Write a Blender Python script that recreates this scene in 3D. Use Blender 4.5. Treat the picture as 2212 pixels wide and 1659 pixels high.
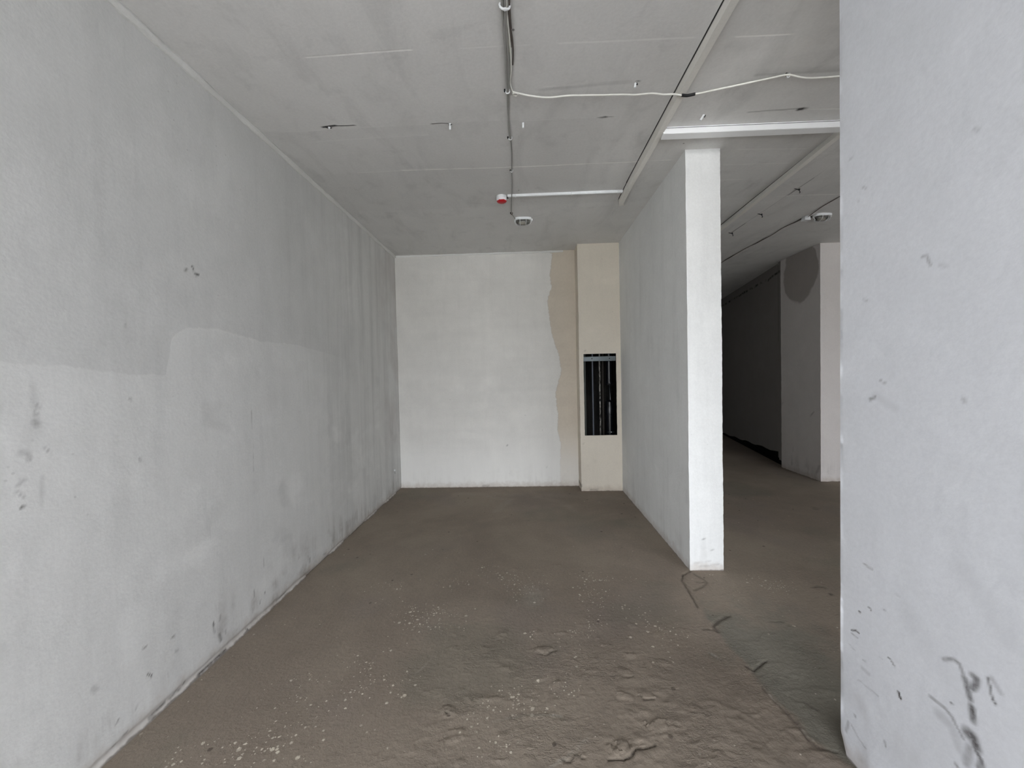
import bpy, bmesh, math, random
import numpy as np
from mathutils import Vector, Matrix

for o in list(bpy.data.objects):
    bpy.data.objects.remove(o)
scn = bpy.context.scene
C = scn.collection

# ------------------------------------------------------------------ camera
FPX, YAW, PITCH, ROLL = 834.05, -0.0329, -0.0245, -0.0224
cy, sy = math.cos(YAW), math.sin(YAW)
fw = Vector((sy*math.cos(PITCH), cy*math.cos(PITCH), math.sin(PITCH)))
r0 = Vector((cy, -sy, 0)); u0 = r0.cross(fw)
rr = r0*math.cos(ROLL) + u0*math.sin(ROLL)
uu = -r0*math.sin(ROLL) + u0*math.cos(ROLL)
cam = bpy.data.cameras.new('camera')
cam.sensor_fit = 'HORIZONTAL'; cam.sensor_width = 36.0
cam.lens = FPX*36.0/2212.0
cam.clip_start = 0.05
co = bpy.data.objects.new('camera', cam); C.objects.link(co)
co.matrix_world = Matrix(((rr.x, uu.x, -fw.x, 0), (rr.y, uu.y, -fw.y, 0), (rr.z, uu.z, -fw.z, 1.5), (0, 0, 0, 1)))
scn.camera = co

# ------------------------------------------------------------------ light: overcast daylight through the front windows
w = bpy.data.worlds.new('overcast_sky'); scn.world = w; w.use_nodes = True
nt = w.node_tree; nt.nodes.clear()
out = nt.nodes.new('ShaderNodeOutputWorld'); bg = nt.nodes.new('ShaderNodeBackground')
tc = nt.nodes.new('ShaderNodeTexCoord'); sp = nt.nodes.new('ShaderNodeSeparateXYZ')
cr = nt.nodes.new('ShaderNodeValToRGB')
nt.links.new(tc.outputs['Generated'], sp.inputs[0])
mr = nt.nodes.new('ShaderNodeMapRange'); mr.inputs['From Min'].default_value = -1; mr.inputs['From Max'].default_value = 1
nt.links.new(sp.outputs['Z'], mr.inputs['Value']); nt.links.new(mr.outputs[0], cr.inputs[0])
e = cr.color_ramp.elements
e[0].position = 0.0; e[0].color = (.42, .41, .39, 1)
e[1].position = 1.0; e[1].color = (1.27, 1.33, 1.43, 1)
n1 = e.new(.495); n1.color = (.5, .49, .47, 1)
n2 = e.new(.505); n2.color = (.55, .56, .57, 1)
n3 = e.new(.530); n3.color = (.60, .62, .65, 1)
n4 = e.new(.56); n4.color = (1.24, 1.29, 1.37, 1)
nt.links.new(cr.outputs[0], bg.inputs[0]); bg.inputs[1].default_value = 4.0
nt.links.new(bg.outputs[0], out.inputs[0])

def portal(x0, x1, z0, z1, y):
    l = bpy.data.lights.new('daylight_portal', 'AREA'); l.shape = 'RECTANGLE'
    l.size = x1-x0; l.size_y = z1-z0; l.cycles.is_portal = True
    o = bpy.data.objects.new('daylight_portal', l); C.objects.link(o)
    o.location = ((x0+x1)/2, y, (z0+z1)/2); o.rotation_euler = (math.radians(90), 0, 0)
YF = -2.9                      # the glazed street front, behind the camera
WIN = [(-1.66, 1.18, 0.12, 3.05), (3.3, 6.35, 0.12, 3.05)]
for (a, b, c, d) in WIN:
    portal(a, b, c, d, YF-.1)

vs = scn.view_settings
vs.view_transform = 'Standard'; vs.look = 'None'; vs.gamma = 1.0; vs.use_curve_mapping = False
vs.exposure = 1.08

# ------------------------------------------------------------------ numbers of the place
H = 3.11
XL, XR, XR2 = -1.691, 1.208, 1.457      # left wall, the two faces of the partition
DB, DC, XC, DP, DN = 5.119, 4.884, 0.690, 2.899, 1.519
PX, PY0, PY1 = 3.862, 5.17, 5.945       # pillar in the next room

# ------------------------------------------------------------------ node helpers
class V:
    """a scalar socket with arithmetic"""
    def __init__(s, t, k): s.t = t; s.k = k
    def m(s, op, *o, clamp=False):
        n = s.t.nodes.new('ShaderNodeMath'); n.operation = op; n.use_clamp = clamp
        for i, v in enumerate((s,)+o):
            if isinstance(v, V): s.t.links.new(v.k, n.inputs[i])
            else: n.inputs[i].default_value = v
        return V(s.t, n.outputs[0])
    def __add__(s, o): return s.m('ADD', o)
    def __radd__(s, o): return s.m('ADD', o)
    def __mul__(s, o): return s.m('MULTIPLY', o)
    def __rmul__(s, o): return s.m('MULTIPLY', o)
    def __sub__(s, o): return s.m('SUBTRACT', o)
    def __rsub__(s, o): return (s*-1.0)+o
    def abs(s): return s.m('ABSOLUTE')
    def min(s, o): return s.m('MINIMUM', o)
    def max(s, o): return s.m('MAXIMUM', o)
    def step(s, a, b):
        n = s.t.nodes.new('ShaderNodeMapRange'); n.interpolation_type = 'SMOOTHSTEP'
        flip = a > b
        n.inputs['From Min'].default_value = min(a, b); n.inputs['From Max'].default_value = max(a, b)
        n.inputs['To Min'].default_value = 1.0 if flip else 0.0; n.inputs['To Max'].default_value = 0.0 if flip else 1.0
        s.t.links.new(s.k, n.inputs['Value']); return V(s.t, n.outputs[0])

class Mat:
    def __init__(s, name, rough=.85, spec=.3):
        s.m = bpy.data.materials.new(name); s.m.use_nodes = True
        s.t = s.m.node_tree; s.b = s.t.nodes['Principled BSDF']
        s.b.inputs['Roughness'].default_value = rough
        s.b.inputs['Specular IOR Level'].default_value = spec
        tc = s.t.nodes.new('ShaderNodeTexCoord'); s.P = tc.outputs['Object']
        sp = s.t.nodes.new('ShaderNodeSeparateXYZ'); s.t.links.new(s.P, sp.inputs[0])
        s.x, s.y, s.z = [V(s.t, sp.outputs[i]) for i in range(3)]
    def scaled(s, sc, off=(0, 0, 0)):
        mp = s.t.nodes.new('ShaderNodeMapping'); s.t.links.new(s.P, mp.inputs[0])
        mp.inputs['Scale'].default_value = sc; mp.inputs['Location'].default_value = off
        return mp.outputs[0]
    def noise(s, scale, detail=4, rough=.55, sc=(1, 1, 1), off=(0, 0, 0), dist=0):
        n = s.t.nodes.new('ShaderNodeTexNoise'); s.t.links.new(s.scaled(sc, off), n.inputs['Vector'])
        n.inputs['Scale'].default_value = scale; n.inputs['Detail'].default_value = detail
        n.inputs['Roughness'].default_value = rough; n.inputs['Distortion'].default_value = dist
        return V(s.t, n.outputs[0])
    def voro(s, scale, feature='F1', rnd=1.0, sc=(1, 1, 1), off=(0, 0, 0)):
        n = s.t.nodes.new('ShaderNodeTexVoronoi'); s.t.links.new(s.scaled(sc, off), n.inputs['Vector'])
        n.feature = feature; n.inputs['Scale'].default_value = scale; n.inputs['Randomness'].default_value = rnd
        spn = s.t.nodes.new('ShaderNodeSeparateColor'); s.t.links.new(n.outputs['Color'], spn.inputs[0])
        return V(s.t, n.outputs['Distance']), V(s.t, spn.outputs[0]), V(s.t, spn.outputs[1])
    def attr(s, name):
        n = s.t.nodes.new('ShaderNodeAttribute'); n.attribute_name = name; return V(s.t, n.outputs['Fac'])
    def mix(s, f, a, b):
        n = s.t.nodes.new('ShaderNodeMix'); n.data_type = 'RGBA'; n.clamp_factor = True
        if isinstance(f, V): s.t.links.new(f.k, n.inputs[0])
        else: n.inputs[0].default_value = f
        for i, c in ((6, a), (7, b)):
            if isinstance(c, tuple): n.inputs[i].default_value = (*c, 1)
            else: s.t.links.new(c, n.inputs[i])
        return n.outputs[2]
    def scale_col(s, c, f):
        """colour times scalar"""
        n = s.t.nodes.new('ShaderNodeVectorMath'); n.operation = 'SCALE'
        if isinstance(c, tuple): n.inputs[0].default_value = c
        else: s.t.links.new(c, n.inputs[0])
        s.t.links.new(f.k, n.inputs['Scale']); return n.outputs[0]
    def color(s, c):
        if isinstance(c, tuple): s.b.inputs['Base Color'].default_value = (*c, 1)
        else: s.t.links.new(c, s.b.inputs['Base Color'])
    def bump(s, h, dist, strength=1.0):
        n = s.t.nodes.new('ShaderNodeBump'); n.inputs['Distance'].default_value = dist
        n.inputs['Strength'].default_value = strength
        s.t.links.new(h.k, n.inputs['Height']); s.t.links.new(n.outputs[0], s.b.inputs['Normal'])
    def curve(s, v, pts, lo, hi):
        """piecewise curve: v in lo..hi -> value (values must be 0..1)"""
        n = s.t.nodes.new('ShaderNodeFloatCurve'); c = n.mapping.curves[0]
        q = [((a-lo)/(hi-lo), b) for a, b in pts]
        c.points[0].location = q[0]; c.points[1].location = q[-1]
        for a in q[1:-1]: c.points.new(*a)
        for p in c.points: p.handle_type = 'VECTOR'
        n.mapping.update()
        u = (v-lo)*(1.0/(hi-lo)); s.t.links.new(u.k, n.inputs['Value']); return V(s.t, n.outputs[0])
    def seg(s, p, q, a, b, wd, soft=.4):
        """mask of a thin stroke from a to b in the plane of the coordinates p, q"""
        ax, ay = a; dx, dy = b[0]-ax, b[1]-ay; L2 = dx*dx+dy*dy
        px = p-ax; py = q-ay
        t = (px*(dx/L2)+py*(dy/L2)).m('ADD', 0.0, clamp=True)
        ex = px-t*dx; ey = py-t*dy
        d = (ex*ex+ey*ey).m('SQRT')
        return d.step(wd, wd*soft)

def srgb(r, g, b):
    f = lambda c: (c/255/12.92) if c/255 <= .04045 else ((c/255+.055)/1.055)**2.4
    return (f(r), f(g), f(b))
def simple(name, col, rough=.6, metal=0, spec=.4, var=.12, sc=30):
    m = Mat(name, rough, spec); n = m.noise(sc)
    m.color(m.scale_col(col, n*(2*var)+(1-var))); m.b.inputs['Metallic'].default_value = metal
    return m.m

# ------------------------------------------------------------------ numpy noise
def _h(ix, iy, iz, seed):
    h = (ix*374761393 + iy*668265263 + iz*2147483647 + seed*1274126177) & 0xffffffff
    h = ((h ^ (h >> 13))*1274126177) & 0xffffffff
    h = ((h ^ (h >> 16))*2246822519) & 0xffffffff
    return ((h ^ (h >> 15)) & 0xffff)/65535.0
def vnoise(P, seed=0):
    P = np.asarray(P, float); I = np.floor(P).astype(np.int64); F = P-I; F = F*F*(3-2*F)
    r = 0
    for a in (0, 1):
        for b in (0, 1):
            for c in (0, 1):
                wgt = (F[:, 0] if a else 1-F[:, 0])*(F[:, 1] if b else 1-F[:, 1])*(F[:, 2] if c else 1-F[:, 2])
                r = r+wgt*_h(I[:, 0]+a, I[:, 1]+b, I[:, 2]+c, seed)
    return r*2-1
def fbm(P, scale, oct=4, seed=0, gain=.5):
    r = 0; a = 1.0; s = scale; tot = 0
    for i in range(oct):
        r = r+a*vnoise(P*s+17.3*i, seed+i); tot += a; a *= gain; s *= 2.03
    return r/tot
def strokes(P2, items):
    """max over strokes of a soft mask; P2 = (n,2) points; items = (polyline, width, strength)"""
    out = np.zeros(len(P2))
    for pl, wd, st in items:
        pl = np.array(pl); lo = pl.min(0)-wd*2.5; hi = pl.max(0)+wd*2.5
        idx = np.where(((P2 > lo) & (P2 < hi)).all(1))[0]
        if len(idx) == 0: continue
        Q = P2[idx]; d = np.full(len(idx), 9.)
        for a, b in zip(pl[:-1], pl[1:]):
            v = b-a; L = max((v*v).sum(), 1e-9); t = np.clip(((Q-a)@v)/L, 0, 1)
            d = np.minimum(d, np.sqrt(((Q-a-t[:, None]*v)**2).sum(1)))
        m = st*np.clip(1.35-d/wd, 0, 1)
        out[idx] = np.maximum(out[idx], m)
    return out

# ------------------------------------------------------------------ mesh helpers
def link(name, me, m=None, parent=None):
    o = bpy.data.objects.new(name, me); C.objects.link(o)
    if m is not None: me.materials.append(m)
    if parent: o.parent = parent
    return o
def tag(o, label, cat, group=None):
    o['label'] = label; o['category'] = cat
    if group: o['group'] = group
    return o
def struct(o): o['kind'] = 'structure'; return o
def steps(lo, hi, fine):
    """graded coordinates: fine is a list of (from, to, step); the rest is coarse"""
    r = {round(lo, 4), round(hi, 4)}
    for a, b, s in fine:
        n = max(1, int(round((b-a)/s))); r |= {round(a+(b-a)*i/n, 4) for i in range(n+1)}
    return np.array(sorted(v for v in r if lo-1e-6 <= v <= hi+1e-6))
class Grid:
    """welded set of rectangular sheets"""
    def __init__(s): s.v = []; s.f = []; s.n = 0
    def sheet(s, axis, val, us, vs, flip=False):
        U, W_ = np.meshgrid(us, vs, indexing='ij'); k = np.full(U.shape, val)
        a = {0: (k, U, W_), 1: (U, k, W_), 2: (U, W_, k)}[axis]
        s.v.append(np.stack([q.ravel() for q in a], 1))
        nu, nv = len(us), len(vs)
        i, j = np.meshgrid(np.arange(nu-1), np.arange(nv-1), indexing='ij')
        q = s.n+(i*nv+j).ravel()
        F = np.stack([q, q+nv, q+nv+1, q+1], 1)
        if flip: F = F[:, ::-1]
        s.f.append(F); s.n += nu*nv
        return s
    def build(s, name, mat, disp=None, attrs=None, parent=None):
        Vv = np.concatenate(s.v); F = np.concatenate(s.f)
        key = np.round(Vv*5000).astype(np.int64)
        _, first, inv = np.unique(key, axis=0, return_index=True, return_inverse=True)
        inv = inv.reshape(-1)
        Vv = Vv[first]; F = inv[F]
        base = Vv.copy()
        if disp is not None: Vv = Vv+disp(base)
        me = bpy.data.meshes.new(name)
        me.vertices.add(len(Vv)); me.vertices.foreach_set('co', Vv.astype(np.float32).ravel())
        me.loops.add(F.size); me.loops.foreach_set('vertex_index', F.astype(np.int32).ravel())
        me.polygons.add(len(F)); me.polygons.foreach_set('loop_start', (np.arange(len(F))*4).astype(np.int32))
        me.update(calc_edges=True)
        for k, fn in (attrs or {}).items():
            at = me.attributes.new(k, 'FLOAT', 'POINT'); at.data.foreach_set('value', fn(base).astype(np.float32))
        me.shade_smooth(); me.set_sharp_from_angle(angle=math.radians(40))
        return link(name, me, mat, parent)
def box_bm(bm, x0, x1, y0, y1, z0, z1, bev=0.0, seg=2):
    r = bmesh.ops.create_cube(bm, size=1.0)
    M = Matrix.Translation(((x0+x1)/2, (y0+y1)/2, (z0+z1)/2)) @ Matrix.Diagonal((x1-x0, y1-y0, z1-z0, 1))
    bmesh.ops.transform(bm, matrix=M, verts=r['verts'])
    if bev:
        es = list({e for v in r['verts'] for e in v.link_edges})
        bmesh.ops.bevel(bm, geom=es, offset=bev, segments=seg, affect='EDGES', profile=.5)
def done(name, bm, m, parent=None, smooth=True):
    me = bpy.data.meshes.new(name); bmesh.ops.recalc_face_normals(bm, faces=bm.faces); bm.to_mesh(me); bm.free()
    if smooth: me.shade_smooth(); me.set_sharp_from_angle(angle=math.radians(35))
    return link(name, me, m, parent)
def box(name, x0, x1, y0, y1, z0, z1, m, parent=None, bev=0.0):
    bm = bmesh.new(); box_bm(bm, x0, x1, y0, y1, z0, z1, bev); return done(name, bm, m, parent)
def catmull(pts, n=8):
    P = [Vector(p) for p in pts]; P = [P[0]*2-P[1]]+P+[P[-1]*2-P[-2]]; r = []
    for i in range(1, len(P)-2):
        a, b, c, d = P[i-1:i+3]
        for k in range(n):
            t = k/n
            r.append(.5*((2*b)+(c-a)*t+(2*a-5*b+4*c-d)*t*t+(3*b-a-3*c+d)*t**3))
    r.append(P[-2]); return r
def tube_bm(bm, path, rad, n=8, cap=True, ys=1.0):
    path = [Vector(p) for p in path]; rings = []
    for i, p in enumerate(path):
        d = (path[min(i+1, len(path)-1)]-path[max(i-1, 0)]).normalized()
        up = Vector((0, 0, 1)) if abs(d.z) < .9 else Vector((0, 1, 0))
        a = d.cross(up).normalized(); b = a.cross(d)
        rd = rad[i] if isinstance(rad, (list, tuple)) else rad
        rings.append([bm.verts.new(p+(a*math.cos(2*math.pi*k/n)+b*math.sin(2*math.pi*k/n)*ys)*rd) for k in range(n)])
    for A, B in zip(rings[:-1], rings[1:]):
        for k in range(n): bm.faces.new((A[k], A[(k+1) % n], B[(k+1) % n], B[k]))
    if cap:
        bm.faces.new(rings[0][::-1]); bm.faces.new(rings[-1])
def tube(name, path, rad, m, parent=None, n=8, smooth=0, ys=1.0):
    bm = bmesh.new(); tube_bm(bm, catmull(path, smooth) if smooth else path, rad, n, ys=ys)
    return done(name, bm, m, parent)
def lathe_bm(bm, prof, n=24, M=None, sx=1, sy=1):
    rings = []
    for r, z in prof:
        rings.append([bm.verts.new((r*math.cos(2*math.pi*k/n)*sx, r*math.sin(2*math.pi*k/n)*sy, z)) for k in range(n)])
    for A, B in zip(rings[:-1], rings[1:]):
        for k in range(n): bm.faces.new((A[k], A[(k+1) % n], B[(k+1) % n], B[k]))
    bm.faces.new(rings[0][::-1]); bm.faces.new(rings[-1])
    if M is not None: bmesh.ops.transform(bm, matrix=M, verts=[v for r in rings for v in r])
def empty(name, loc, label, cat, group=None):
    o = bpy.data.objects.new(name, None); C.objects.link(o); o.location = loc; o.empty_display_size = .05
    return tag(o, label, cat, group)

# ------------------------------------------------------------------ plaster
def plaster(name, base, tint=(1, 1, 1), extra=None, streak=.5, tone=.07, dirt=True, bumpd=.0018, lump=.6, grime_k=.35):
    """whitewashed plaster: cloudy tone, vertical run marks, grain, dirty foot"""
    m = Mat(name, .9, .15)
    big = m.noise(.9, 3, .6, dist=.3); mid = m.noise(4.5, 4, .62, off=(3, 1, 2)); fine = m.noise(75, 2.5, .65)
    run = m.noise(1.0, 4, .68, sc=(8, 8, .8), off=(5, 2, 1))
    cloud = m.noise(1.7, 3, .6, off=(9, 4, 2), dist=.8)
    f = (big-.5)*(tone*2.2)+(mid-.5)*(tone*1.8)+(fine-.5)*.14+1.0
    f = f-run.step(.45, .80)*(.13*streak)+cloud.step(.55, .75)*(.05)
    col = m.scale_col(base, f)
    # small pits and specks
    d, c1, c2 = m.voro(9.0); sp_ = (d.step(.10, .04))*(c1.step(.90, .95))
    d2, c3, c4 = m.voro(26.0, off=(2, 2, 2)); sp2 = (d2.step(.16, .07))*(c3.step(.95, .98))
    col = m.mix((sp_*.22+sp2*.18)*big.step(.42, .62), col, srgb(95, 88, 82))
    h = fine*.5+m.noise(18, 3, .6)*lump
    if extra: col, h = extra(m, col, h)
    if dirt:
        nz = m.noise(16, 3); wob = nz*.12
        foot = (m.z-wob).step(.035, -.06)
        grime = (m.z+(nz-.5)*.25).step(.42, .04)*mid.step(.42, .66)*run.step(.36, .60)*(fine*1.2+.4)
        col = m.mix(grime*grime_k, col, srgb(140, 134, 128))
        col = m.mix(foot*.40, col, srgb(165, 148, 132))
        edge = (m.z-nz*.022).step(-.002, -.010)
        col = m.mix(edge*.7, col, srgb(84, 74, 66))
    st = m.attr('stain')
    sm_ = (st*(fine*.9+.55)).m('MULTIPLY', 1.0, clamp=True)
    col = m.mix(sm_, col, srgb(62, 55, 52))
    m.color(col); m.bump(h, bumpd, .8)
    return m

WALL = srgb(222, 222, 220)
def left_extra(m, col, h):
    # lighter coat on the lower part of the wall; its edge steps up at y=1.79
    y = m.y+ (m.noise(9, 3)-.5)*.03
    pts = [(0.0, .60), (1.19, .573), (1.38, .566), (1.60, .535), (1.775, .532), (1.80, .69), (1.83, .735), (1.90, .77), (2.09, .785), (2.42, .746), (2.82, .756), (3.4, .70), (4.0, .62), (5.2, .60)]
    lim = m.curve(y, pts, 0.0, 5.2)
    dd = (m.z-1.0)-lim+(m.noise(22, 5, .65)-.5)*.030
    fade = m.y.step(3.9, 2.6)
    up = dd.step(-.004, .008)*fade
    col2 = m.scale_col(col, 1.0-up*.085)
    rim = dd.abs().step(.012, .0)*fade*m.noise(5, 3).step(.4, .6)
    col2 = m.mix(rim*.35, col2, srgb(232, 231, 228))
    # big worn smear and grey blots, streaky far end
    far = m.y.step(2.3, 4.2); run = m.noise(1.0, 5, .65, sc=(9, 9, .45), off=(0, 11, 0))
    col2 = m.scale_col(col2, 1.0-far*run.step(.42, .66)*.13)
    warm = m.y.step(4.1, 4.9)*m.z.step(.4, 1.0)*m.noise(2, 3).step(.3, .7)
    col2 = m.mix(warm*.35, col2, srgb(176, 166, 162))
    bl = m.noise(3.2, 3, .5, off=(4, 4, 9)).step(.60, .72)*m.z.step(1.9, 1.2)
    col2 = m.scale_col(col2, 1.0-bl*.10)
    brush = m.noise(2.6, 4, .6, sc=(1, .8, 1.3), off=(2, 9, 5)).step(.52, .68)*m.z.step(1.5, .9)*m.y.step(1.3, 1.8)
    col2 = m.scale_col(col2, 1.0+brush*.07)
    return col2, h
def back_extra(m, col, h):
    pts = [(0, .442), (.3, .45), (.56, .465), (.74, .425), (1.0, .43), (1.24, .404), (1.54, .49), (1.72, .463), (2.03, .371), (2.46, .325), (2.64, .383), (2.8, .36), (3.07, .40), (3.12, .30)]
    lim = m.curve(m.z, pts, 0, 3.12)
    d = m.x-lim+(m.noise(34, 5, .7)-.5)*.05+(m.noise(7, 3, off=(2, 0, 0))-.5)*.03
    be = d.step(-.003, .006)
    beige = m.scale_col(srgb(205, 195, 180), m.noise(3, 4, .6)*.26+m.noise(40, 3)*.12+.83)
    col = m.mix(be, col, beige)
    band = m.noise(1.0, 4, .6, sc=(.5, .5, 5.5), off=(0, 0, 3)).step(.42, .68)
    col = m.scale_col(col, 1.01-band*.03)
    br = d.abs().step(.010, 0); col = m.mix(br*.25, col, srgb(150, 138, 122))
    foot = m.z.step(.9, .1); col = m.mix(foot*.6, col, srgb(243, 242, 238)); dim = (m.z-1.25).abs().step(.45, .1)*m.x.step(.3, -.3)*m.noise(3, 3).step(.3, .6); col = m.scale_col(col, 1.0-dim*.07); foot = m.z.step(.02, .006); col = m.mix(foot*.6, col, srgb(225, 220, 210))  # wide pale band towards the floor: brighter low light put into the colour
    return col, h
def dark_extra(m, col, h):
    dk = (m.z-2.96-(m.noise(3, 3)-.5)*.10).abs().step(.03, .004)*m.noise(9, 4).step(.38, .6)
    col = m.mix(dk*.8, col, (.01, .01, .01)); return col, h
def pillar_extra(m, col, h):
    # stain patch near the top of the side face
    r = (m.y-5.55)*(m.y-5.55)*7.5+(m.z-2.85)*(m.z-2.85)*4.2+(m.noise(4, 4)-.5)*.6
    st = r.step(.9, .75)*m.x.step(PX+.03, PX+.01); col = m.mix(st*.55, col, srgb(128, 118, 110)); return col, h

def blank(P): return np.zeros(len(P))
def wobble(amp=.003, seed=3):
    def f(P):
        a = fbm(P, 2.2, 3, seed)*amp*1.1; b = fbm(P, 14, 3, seed+9)*amp*.75; c = fbm(P, 2.2, 3, seed+21)*amp*1.1; d = fbm(P, 14, 3, seed+31)*amp*.75
        e_ = fbm(P, 45, 2, seed+41)*amp*.5
        return np.stack([a+b+e_, c+d+e_, np.zeros(len(P))], 1)
    return f

LEFT = [
([(1.893, 2.062), (1.906, 2.065)], .006, .8), ([(1.938, 2.089), (1.945, 2.083)], .006, .7), ([(1.955, 2.06), (1.975, 2.058), (1.965, 2.049)], .005, .9), ([(1.935, 2.075), (1.95, 2.07)], .003, .4),
([(1.275, 1.408), (1.28, 1.398)], .006, .3), ([(1.276, 1.376), (1.281, 1.365)], .012, .3), ([(1.232, 1.274), (1.252, 1.27), (1.256, 1.249)], .008, .32), ([(1.281, 1.434), (1.288, 1.42)], .004, .4),
([(1.598, 1.432), (1.603, 1.428)], .005, .5), ([(1.626, 1.168), (1.631, 1.159)], .007, .25), ([(1.229, 1.186), (1.238, 1.18)], .006, .25), ([(1.219, 1.173), (1.226, 1.168)], .006, .25),
([(1.215, 1.152), (1.227, 1.142), (1.236, 1.126)], .005, .3), ([(1.227, 1.094), (1.235, 1.096)], .004, .8), ([(1.293, 1.281), (1.312, 1.264), (1.312, 1.247)], .003, .4),
([(2.332, 1.387), (2.33, 1.201)], .003, .3), ([(2.333, 1.106), (2.328, .931)], .003, .2), ([(1.593, 1.748), (1.596, 1.743)], .005, .3), ([(1.574, 2.171), (1.581, 2.17)], .004, .4),
([(1.275, 1.5), (1.276, 1.421)], .010, .12), ([(1.286, 1.177), (1.281, 1.079)], .008, .15),
([(1.976, .208), (1.979, .192)], .006, .9), ([(1.975, .194), (1.982, .155)], .007, .4), ([(2.024, .219), (2.018, .194)], .006, .35), ([(2.015, .122), (2.022, .085)], .011, .6), ([(2.055, .12), (2.058, .096)], .005, .4),
([(1.619, .217), (1.635, .199), (1.637, .191)], .004, .8), ([(1.604, .343), (1.617, .336)], .005, .5), ([(1.743, .292), (1.753, .289)], .005, .7), ([(1.757, .218), (1.765, .215)], .009, .3),
([(1.485, .115), (1.491, .126)], .004, .6), ([(1.41, .322), (1.416, .311)], .012, .3), ([(2.288, .211), (2.288, .171)], .003, .5), ([(2.341, .116), (2.337, .098)], .004, .5), ([(2.384, .144), (2.385, .138)], .004, .8),
([(1.796, .036), (1.799, .025)], .005, .9), ([(1.72, .016), (1.754, .022), (1.774, .02)], .006, .6), ([(1.868, .006), (1.932, .010), (2.058, .012)], .005, .9), ([(2.217, .014), (2.227, .004)], .006, .9),
([(1.563, .105), (1.569, .122)], .004, .3), ([(1.462, .037), (1.487, .039), (1.523, .043)], .004, .5), ([(2.384, .364), (2.385, .306)], .003, .3), ([(2.0, .16), (2.05, .10), (2.1, .06)], .03, .12), ([(1.62, .012), (1.70, .02)], .006, .7), ([(2.5, .02), (2.6, .015)], .004, .7), ([(2.9, .12), (2.9, .08)], .004, .4), ([(2.75, .25), (2.76, .18)], .004, .2), ([(3.1, .05), (3.14, .04)], .004, .5)]
NEAR = [
([(1.151, .638), (1.121, .657), (1.106, .657), (1.1, .643), (1.095, .625)], .006, .5), ([(1.095, .625), (1.086, .6), (1.079, .577)], .009, .7), ([(1.076, .558), (1.074, .524)], .010, .8), ([(1.085, .478), (1.074, .477), (1.067, .46)], .016, .8),
([(1.082, .441), (1.091, .388)], .012, .4), ([(1.075, .647), (1.068, .647), (1.069, .632), (1.076, .613)], .010, .75), ([(1.065, .65), (1.069, .632)], .007, .5), ([(1.043, .669), (1.036, .642), (1.03, .626), (1.023, .613)], .004, .8),
([(1.043, .669), (1.033, .675), (1.022, .663), (1.013, .651)], .007, .3), ([(1.186, .497), (1.147, .496), (1.123, .487), (1.11, .469), (1.099, .454)], .005, .5), ([(1.161, .464), (1.126, .461), (1.113, .429), (1.107, .413)], .016, .2),
([(1.068, .449), (1.056, .435), (1.052, .415)], .007, .75), ([(1.063, .403), (1.056, .428)], .008, .6), ([(1.116, .358), (1.111, .353)], .006, .5), ([(1.285, .426), (1.278, .411)], .0045, 1.3), ([(1.322, .517), (1.31, .514), (1.302, .505)], .003, .8),
([(1.47, .51), (1.449, .52), (1.437, .521)], .0035, .9), ([(1.466, .497), (1.444, .498)], .003, .5), ([(1.398, .642), (1.39, .642), (1.385, .636)], .003, .6), ([(1.441, .343), (1.406, .348), (1.36, .353)], .003, .25),
([(1.415, .791), (1.398, .787), (1.38, .787)], .003, .4), ([(1.483, .145), (1.495, .098)], .006, .35), ([(1.469, .145), (1.441, .125), (1.411, .115)], .004, .3), ([(1.435, .604), (1.43, .604)], .004, .8),
([(1.335, .213), (1.33, .197)], .004, .5), ([(1.13, .525), (1.127, .526)], .004, .7), ([(1.454, .197), (1.453, .191)], .004, .5), ([(1.477, .452), (1.454, .444)], .003, .2), ([(1.419, .434), (1.406, .437)], .003, .25),
([(1.351, .492), (1.341, .493)], .003, .25), ([(1.422, .401), (1.395, .401)], .008, .2), ([(1.296, .748), (1.283, .747)], .003, .2), ([(1.337, .67), (1.332, .668)], .003, .4),
([(1.081, 2.124), (1.072, 2.114)], .006, .25), ([(1.216, 1.825), (1.205, 1.827), (1.191, 1.797)], .004, .4), ([(1.167, 1.793), (1.151, 1.783)], .006, .15), ([(1.423, 2.134), (1.407, 2.123)], .004, .25),
([(1.476, 2.258), (1.459, 2.263)], .004, .2), ([(1.419, 1.737), (1.403, 1.731)], .004, .25), ([(1.39, 1.384), (1.372, 1.394)], .006, .6), ([(1.355, 1.455), (1.329, 1.44)], .003, .4), ([(1.104, 1.407), (1.10, 1.40)], .006, .3), ([(1.37, 1.40), (1.30, 1.36)], .015, .10),
([(1.10, .93), (1.0, .80)], .03, .06), ([(1.25, .70), (1.15, .60)], .04, .05)]
def stain_fn(items, ax):
    def f(P):
        Q = P[:, ax]; n = fbm(P, 60, 3, 7)*.5+.5
        jit = np.stack([fbm(P, 40, 2, 11), fbm(P, 40, 2, 13)], 1)*.004
        return strokes(Q+jit, items)*(.55+.75*n)
    return f

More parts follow.
